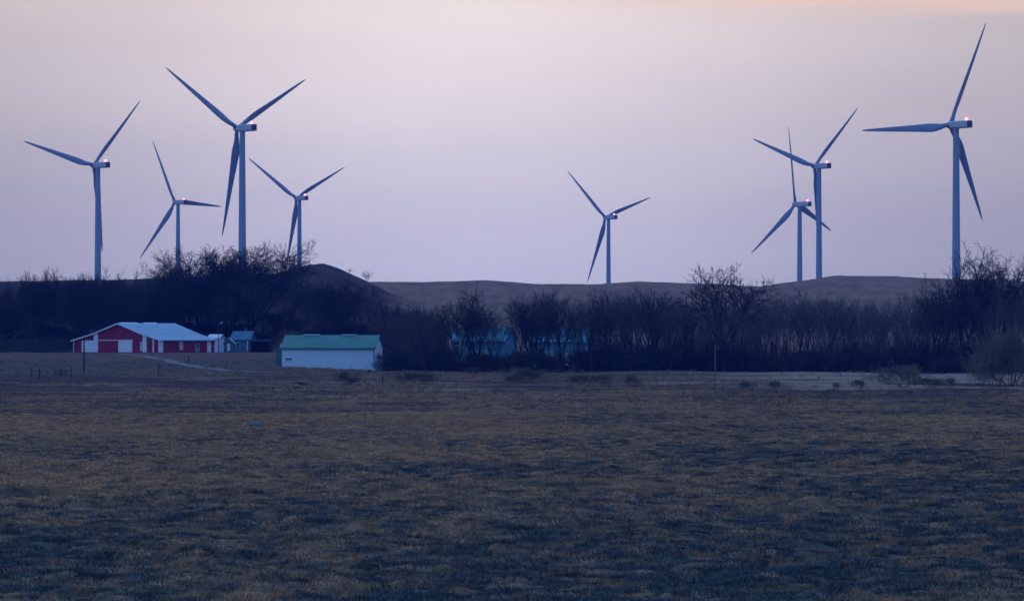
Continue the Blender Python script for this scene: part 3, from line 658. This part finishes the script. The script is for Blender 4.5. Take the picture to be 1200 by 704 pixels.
for u in np.arange(470, 1225, 17):
    D = rg.uniform(1090, 1160)
    if 515 < u < 700: D = rg.uniform(1082, 1105)
    uu = u + rg.uniform(-4, 4); x = ux(uu, D)
    mk_tree('scrub', rg.randrange(2), x, D, rg.uniform(4.5, 10) * (.6 if 515 < u < 700 else 1), belt_label(uu, 'dense twiggy shrub under the trees'), 'shrubs under the tree belt', name='tall_shrub', cat='shrub', wide=rg.uniform(.8, 1.3))
# the left wood climbing the hill
def wood_top(u): return np.interp(u, [0, 60, 130, 200, 300, 330, 360, 400, 430, 470, 500], [333, 333, 333, 328, 326, 334, 340, 342, 350, 366, 372])
for u in np.arange(-10, 500, 4.4):
    f = rg.random(); D = (1265 + 130 * f if u > 335 else 1315 + 90 * f) if u < 440 else 1120 + 160 * f
    if 330 < u < 450 and f > .45: f *= .5; D = 1265 + 130 * f
    uu = u + rg.uniform(-3, 3); x = ux(uu, D); top = float(wood_top(uu)) - 6 + abs(rg.gauss(0, 11)) - (9 if rg.random() < .12 else 0)
    hgt = min(h_from(top, D, x), 27)
    if hgt < 4: continue
    k = 'domed' if rg.random() < .28 else 'grove'
    mk_tree(k, rg.randrange(3 if k == 'domed' else 6), x, D, hgt, wood_label(uu), 'trees of the dark wood behind the farm', wide=rg.uniform(.75, 1.05)); cnt += 1
# bushes in the pasture
bushes = [(0, 618, 427, 450, 1.9, 'largest pale rounded bush in front of the tree belt'), (0, 600, 437, 449, 1.6, 'small pale bush against the left side of the largest pale bush'),
          (1, 680, 438, 450, 1.7, 'low dark bush right of the largest pale bush'), (0, 706, 436, 450, 1.6, 'low pale bush in the group right of the largest pale bush'),
          (1, 489, 434, 450, 2.2, 'wide low dark bush right of the white shed'), (0, 405, 431, 450, 1.2, 'straggly bush in front of the white shed'),
          (1, 412, 441, 450.5, 1.2, 'small dark bush at the foot of the straggly bush by the shed'), (0, 1056, 423, 454, 1.5, 'tall grey green bush left of the willow thicket'),
          (1, 1088, 441, 454, 2.0, 'low dark bush between the tall grey green bush and the willows'), (1, 740, 438, 453, .8, 'thin upright bush left of the slim weathered pole'),
          (0, 873, 444, 456, 1.2, 'faint straggly bush right of the slim weathered pole'), (0, 908, 443, 457, 1.0, 'upright twiggy shrub on the pale stubble'), (1, 1006, 443, 456, .9, 'small dark forked shrub on the pale stubble'),
          (0, 980, 446, 456, .8, 'tiny shrub left of the small dark forked shrub'), (1, 554, 429, 440, 1.0, 'small shrub at the foot of the tree belt below the blue roofed barn'),
          (1, 353, 446, 452, 1.6, 'low dark tuft of brush below the white shed'), (0, 1112, 440, 453, 1.2, 'small pale shrub left of the willow thicket')]
for (i, u, top, row, wd, lab) in bushes:
    x, D, z = ground_at(u, row); mk_tree('bush', i, x, D, (row - top) / F * D, lab, wide=wd, z=z - .08)
for (u, top, row, wd, lab) in [(1166, 384, 453, .62, 'left stem clump of the pale willow thicket at right'), (1182, 372, 453, .6, 'tallest pale willow clump in the thicket at right'), (1198, 390, 452, .7, 'pale willow clump cut by the right edge'), (1150, 408, 452, .6, 'low pale willow clump at the left end of the thicket')]:
    x, D, z = ground_at(u, row, d0=700); mk_tree('bush', 0, x, D, (row - top) / F * D, lab, wide=wd, z=z - .1, name='willow', cat='willow')

# ------------------------------------------------------------------ stuff made of many small plants (geometry nodes)
def plant_cover(name, pts, protos, m_label, smin, smax, kind='stuff'):
    pm = bpy.data.meshes.new(name); pm.from_pydata(pts, [], [])
    o = link(name, pm); tag(o, m_label, kind=kind)
    pc = bpy.data.collections.new(name + '_sources')
    for i, pme in enumerate(protos):
        po = bpy.data.objects.new(name + '_source', pme); pc.objects.link(po)
    ng = bpy.data.node_groups.new(name, 'GeometryNodeTree')
    ng.interface.new_socket('Geometry', in_out='INPUT', socket_type='NodeSocketGeometry'); ng.interface.new_socket('Geometry', in_out='OUTPUT', socket_type='NodeSocketGeometry')
    gi, go = N(ng, 'NodeGroupInput'), N(ng, 'NodeGroupOutput'); ip = N(ng, 'GeometryNodeInstanceOnPoints'); ci = N(ng, 'GeometryNodeCollectionInfo')
    ci.inputs[0].default_value = pc; ci.inputs[1].default_value = True; ci.inputs[2].default_value = True
    ip.inputs['Pick Instance'].default_value = True
    rv = N(ng, 'FunctionNodeRandomValue', data_type='FLOAT_VECTOR'); rv.inputs[0].default_value = (-.12, -.12, 0); rv.inputs[1].default_value = (.12, .12, 6.283)
    rsv = N(ng, 'FunctionNodeRandomValue', data_type='FLOAT'); rsv.inputs[2].default_value = smin; rsv.inputs[3].default_value = smax; rsv.inputs[8].default_value = 3
    L_ = ng.links.new
    L_(gi.outputs[0], ip.inputs['Points']); L_(ci.outputs[0], ip.inputs['Instance']); L_(rv.outputs[0], ip.inputs['Rotation']); L_(rsv.outputs[1], ip.inputs['Scale']); L_(ip.outputs[0], go.inputs[0])
    mod = o.modifiers.new('scatter', 'NODES'); mod.node_group = ng
    return o
def grass_mat(name, lo, hi, cool):
    m = bpy.data.materials.new(name); m.use_nodes = True; t = m.node_tree; b = t.nodes['Principled BSDF']; b.inputs['Roughness'].default_value = .9; b.inputs['Specular IOR Level'].default_value = .15
    oi = N(t, 'ShaderNodeObjectInfo'); geo = N(t, 'ShaderNodeNewGeometry'); mp_ = N(t, 'ShaderNodeMapping'); mp_.inputs['Scale'].default_value = (.7, .5, .5); t.links.new(geo.outputs['Position'], mp_.inputs[0])
    n = N(t, 'ShaderNodeTexNoise'); n.inputs['Scale'].default_value = 1; n.inputs['Detail'].default_value = 4; t.links.new(mp_.outputs[0], n.inputs[0])
    mp2 = N(t, 'ShaderNodeMapping'); mp2.inputs['Scale'].default_value = (.05, .02, .05); t.links.new(geo.outputs['Position'], mp2.inputs[0])
    n2 = N(t, 'ShaderNodeTexNoise'); n2.inputs['Scale'].default_value = 1; n2.inputs['Detail'].default_value = 3; t.links.new(mp2.outputs[0], n2.inputs[0])
    c = mixcol(t, oi.outputs['Random'], lo, hi)
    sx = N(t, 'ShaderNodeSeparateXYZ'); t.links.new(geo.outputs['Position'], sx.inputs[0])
    vignette = math_node(t, 'ADD', maprange(t, sx.outputs[1], 330, 120, -.12, .80), maprange(t, sx.outputs[0], -4, 26, 0, .5))  # lens falloff painted into the grass: darker and cooler nearby and to the right
    f = math_node(t, 'ADD', math_node(t, 'ADD', maprange(t, n.outputs[0], .36, .64, -.55, .62), maprange(t, n2.outputs[0], .35, .65, -.4, .5)), vignette, True)
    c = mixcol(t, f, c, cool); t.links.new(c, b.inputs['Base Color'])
    return m
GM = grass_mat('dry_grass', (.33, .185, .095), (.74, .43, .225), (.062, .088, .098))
def tuft(seed, n=18, h=.28, rad=.22, w=.022, m=None):
    rng = random.Random(seed); mb = MB()
    for k in range(n):
        a_ = rng.uniform(0, 6.28); r = rad * math.sqrt(rng.random()); px, py = r * math.cos(a_), r * math.sin(a_); hh = h * rng.uniform(.5, 1.1)
        bd = a_ + rng.uniform(-.6, .6); ln = hh * rng.uniform(.7, 1.8); q = rng.uniform(0, 3.14); wx, wy = math.cos(q) * w, math.sin(q) * w
        mx, my = px + math.cos(bd) * ln * .35, py + math.sin(bd) * ln * .35; tx, ty = px + math.cos(bd) * ln, py + math.sin(bd) * ln
        mb.add([(px - wx, py - wy, -.04), (px + wx, py + wy, -.04), (mx + wx * .8, my + wy * .8, hh * .65), (mx - wx * .8, my - wy * .8, hh * .65), (tx, ty, hh * .95)], [(0, 1, 2, 3), (3, 2, 4)])
    return mb.mesh('tuft', m or GM)
tufts = [tuft(1, 34, .15, .36, .012), tuft(2, 38, .12, .46, .012), tuft(3, 30, .19, .28, .011), tuft(4, 44, .10, .50, .012), tuft(5, 34, .14, .42, .012)]
rs = np.random.RandomState(8)
def scatter(n, d0, d1, keep, umin=-330, umax=1530, power=1.0):
    D = np.sqrt(rs.uniform(d0 ** 2, d1 ** 2, n)) if power == 1 else d0 + (d1 - d0) * rs.uniform(0, 1, n) ** power
    u = rs.uniform(umin, umax, n); x = (u - 600) / F * D; k = keep(x, D); x, D = x[k], D[k]
    z = height(x, D); a_ = sm(95, 125, D) * (1 - sm(440, 470, D))
    z = z + a_ * (.15 * fbm(x, D * .45, 5.2, 11, 3) + .06 * fbm(x, D * .5, 1.9, 12, 2))
    return np.stack([x, D, z - .02], -1).tolist()
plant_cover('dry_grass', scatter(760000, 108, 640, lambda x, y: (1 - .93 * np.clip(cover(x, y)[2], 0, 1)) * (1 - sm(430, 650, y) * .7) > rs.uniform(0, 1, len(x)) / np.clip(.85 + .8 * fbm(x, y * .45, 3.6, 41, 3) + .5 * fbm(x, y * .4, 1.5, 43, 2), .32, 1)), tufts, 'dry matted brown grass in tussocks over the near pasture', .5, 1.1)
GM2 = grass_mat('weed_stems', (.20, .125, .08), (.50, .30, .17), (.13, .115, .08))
big = [tuft(11, 26, .5, .6, .03, GM2), tuft(12, 30, .4, .8, .03, GM2), tuft(13, 20, .6, .4, .03, GM2)]
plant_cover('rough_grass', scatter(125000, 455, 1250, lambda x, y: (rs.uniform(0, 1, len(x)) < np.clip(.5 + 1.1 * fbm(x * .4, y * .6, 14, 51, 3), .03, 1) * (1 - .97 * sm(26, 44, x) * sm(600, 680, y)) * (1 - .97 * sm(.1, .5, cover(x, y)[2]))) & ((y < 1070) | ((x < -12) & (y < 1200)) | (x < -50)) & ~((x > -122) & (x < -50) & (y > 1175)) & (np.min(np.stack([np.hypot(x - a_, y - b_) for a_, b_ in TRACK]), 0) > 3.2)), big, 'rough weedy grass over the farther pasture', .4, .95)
# thick brush under and behind the trees
sc = [bare_tree(61, 3.5, trunks=7, limbs=28, fork=.05, spread=1.0, kids=(5, 4, 3), tw=.03, trunk_r=.07, twigmat='scrub'), bare_tree(62, 3.5, trunks=7, limbs=28, fork=.02, spread=1.2, kids=(5, 4, 3), tw=.03, trunk_r=.07, twigmat='scrub')]
def in_wood(x, y):
    u = 600 + x / y * F
    belt = (u > 452) & (y > 1078) & (y < 1165)
    bd = ((u > 505) & (u < 700) & (y > 1105))
    wood = (u < 510) & (y > np.where(u < 335, 1312, 1262)) & (y < np.where(u < 330, 1355, 1330))
    corner = (u > 448) & (u < 520) & (y > 1110) & (y < 1290)
    return ((belt & ~bd) | wood | corner) & (rs.uniform(0, 1, len(x)) < np.where(belt, .7 + .9 * fbm(x, y, 16, 71), .55))
plant_cover('undergrowth', scatter(3000, 1078, 1440, in_wood, -40, 1240), [a_[1] for a_ in sc] , 'dark tangled undergrowth filling the foot of the wood and tree belt', .3, 1.7)

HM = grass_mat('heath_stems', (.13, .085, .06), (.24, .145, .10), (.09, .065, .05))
heath_tufts = [tuft(31, 26, .7, .9, .05, HM), tuft(32, 26, .5, 1.2, .05, HM), tuft(33, 22, .9, .7, .05, HM)]
def on_hill(x, y):
    u = 600 + x / y * F; p = np.where(u < 500, .55 + .5 * fbm(x, y, 40, 83), .35 + .4 * fbm(x, y * .6, 60, 81))
    return (rs.uniform(0, 1, len(x)) < np.clip(p, .02, 1)) & (y > 1290)
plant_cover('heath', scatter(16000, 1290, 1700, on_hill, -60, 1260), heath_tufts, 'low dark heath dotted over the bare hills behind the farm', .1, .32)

# ------------------------------------------------------------------ dusk haze
mb = MB(); mb.box(-3000, 3000, -300, 4200, -6, 190)
hm = bpy.data.materials.new('haze_air'); hm.use_nodes = True; t = hm.node_tree; t.nodes.clear()
pv = N(t, 'ShaderNodeVolumePrincipled'); pv.inputs['Color'].default_value = (.08, .26, 1.0, 1); pv.inputs['Density'].default_value = 7.5e-5
ou = N(t, 'ShaderNodeOutputMaterial'); t.links.new(pv.outputs[0], ou.inputs['Volume'])
tag(mb.obj('haze', hm), 'thin blue dusk haze over the whole plain', kind='stuff')
print('trees', cnt)
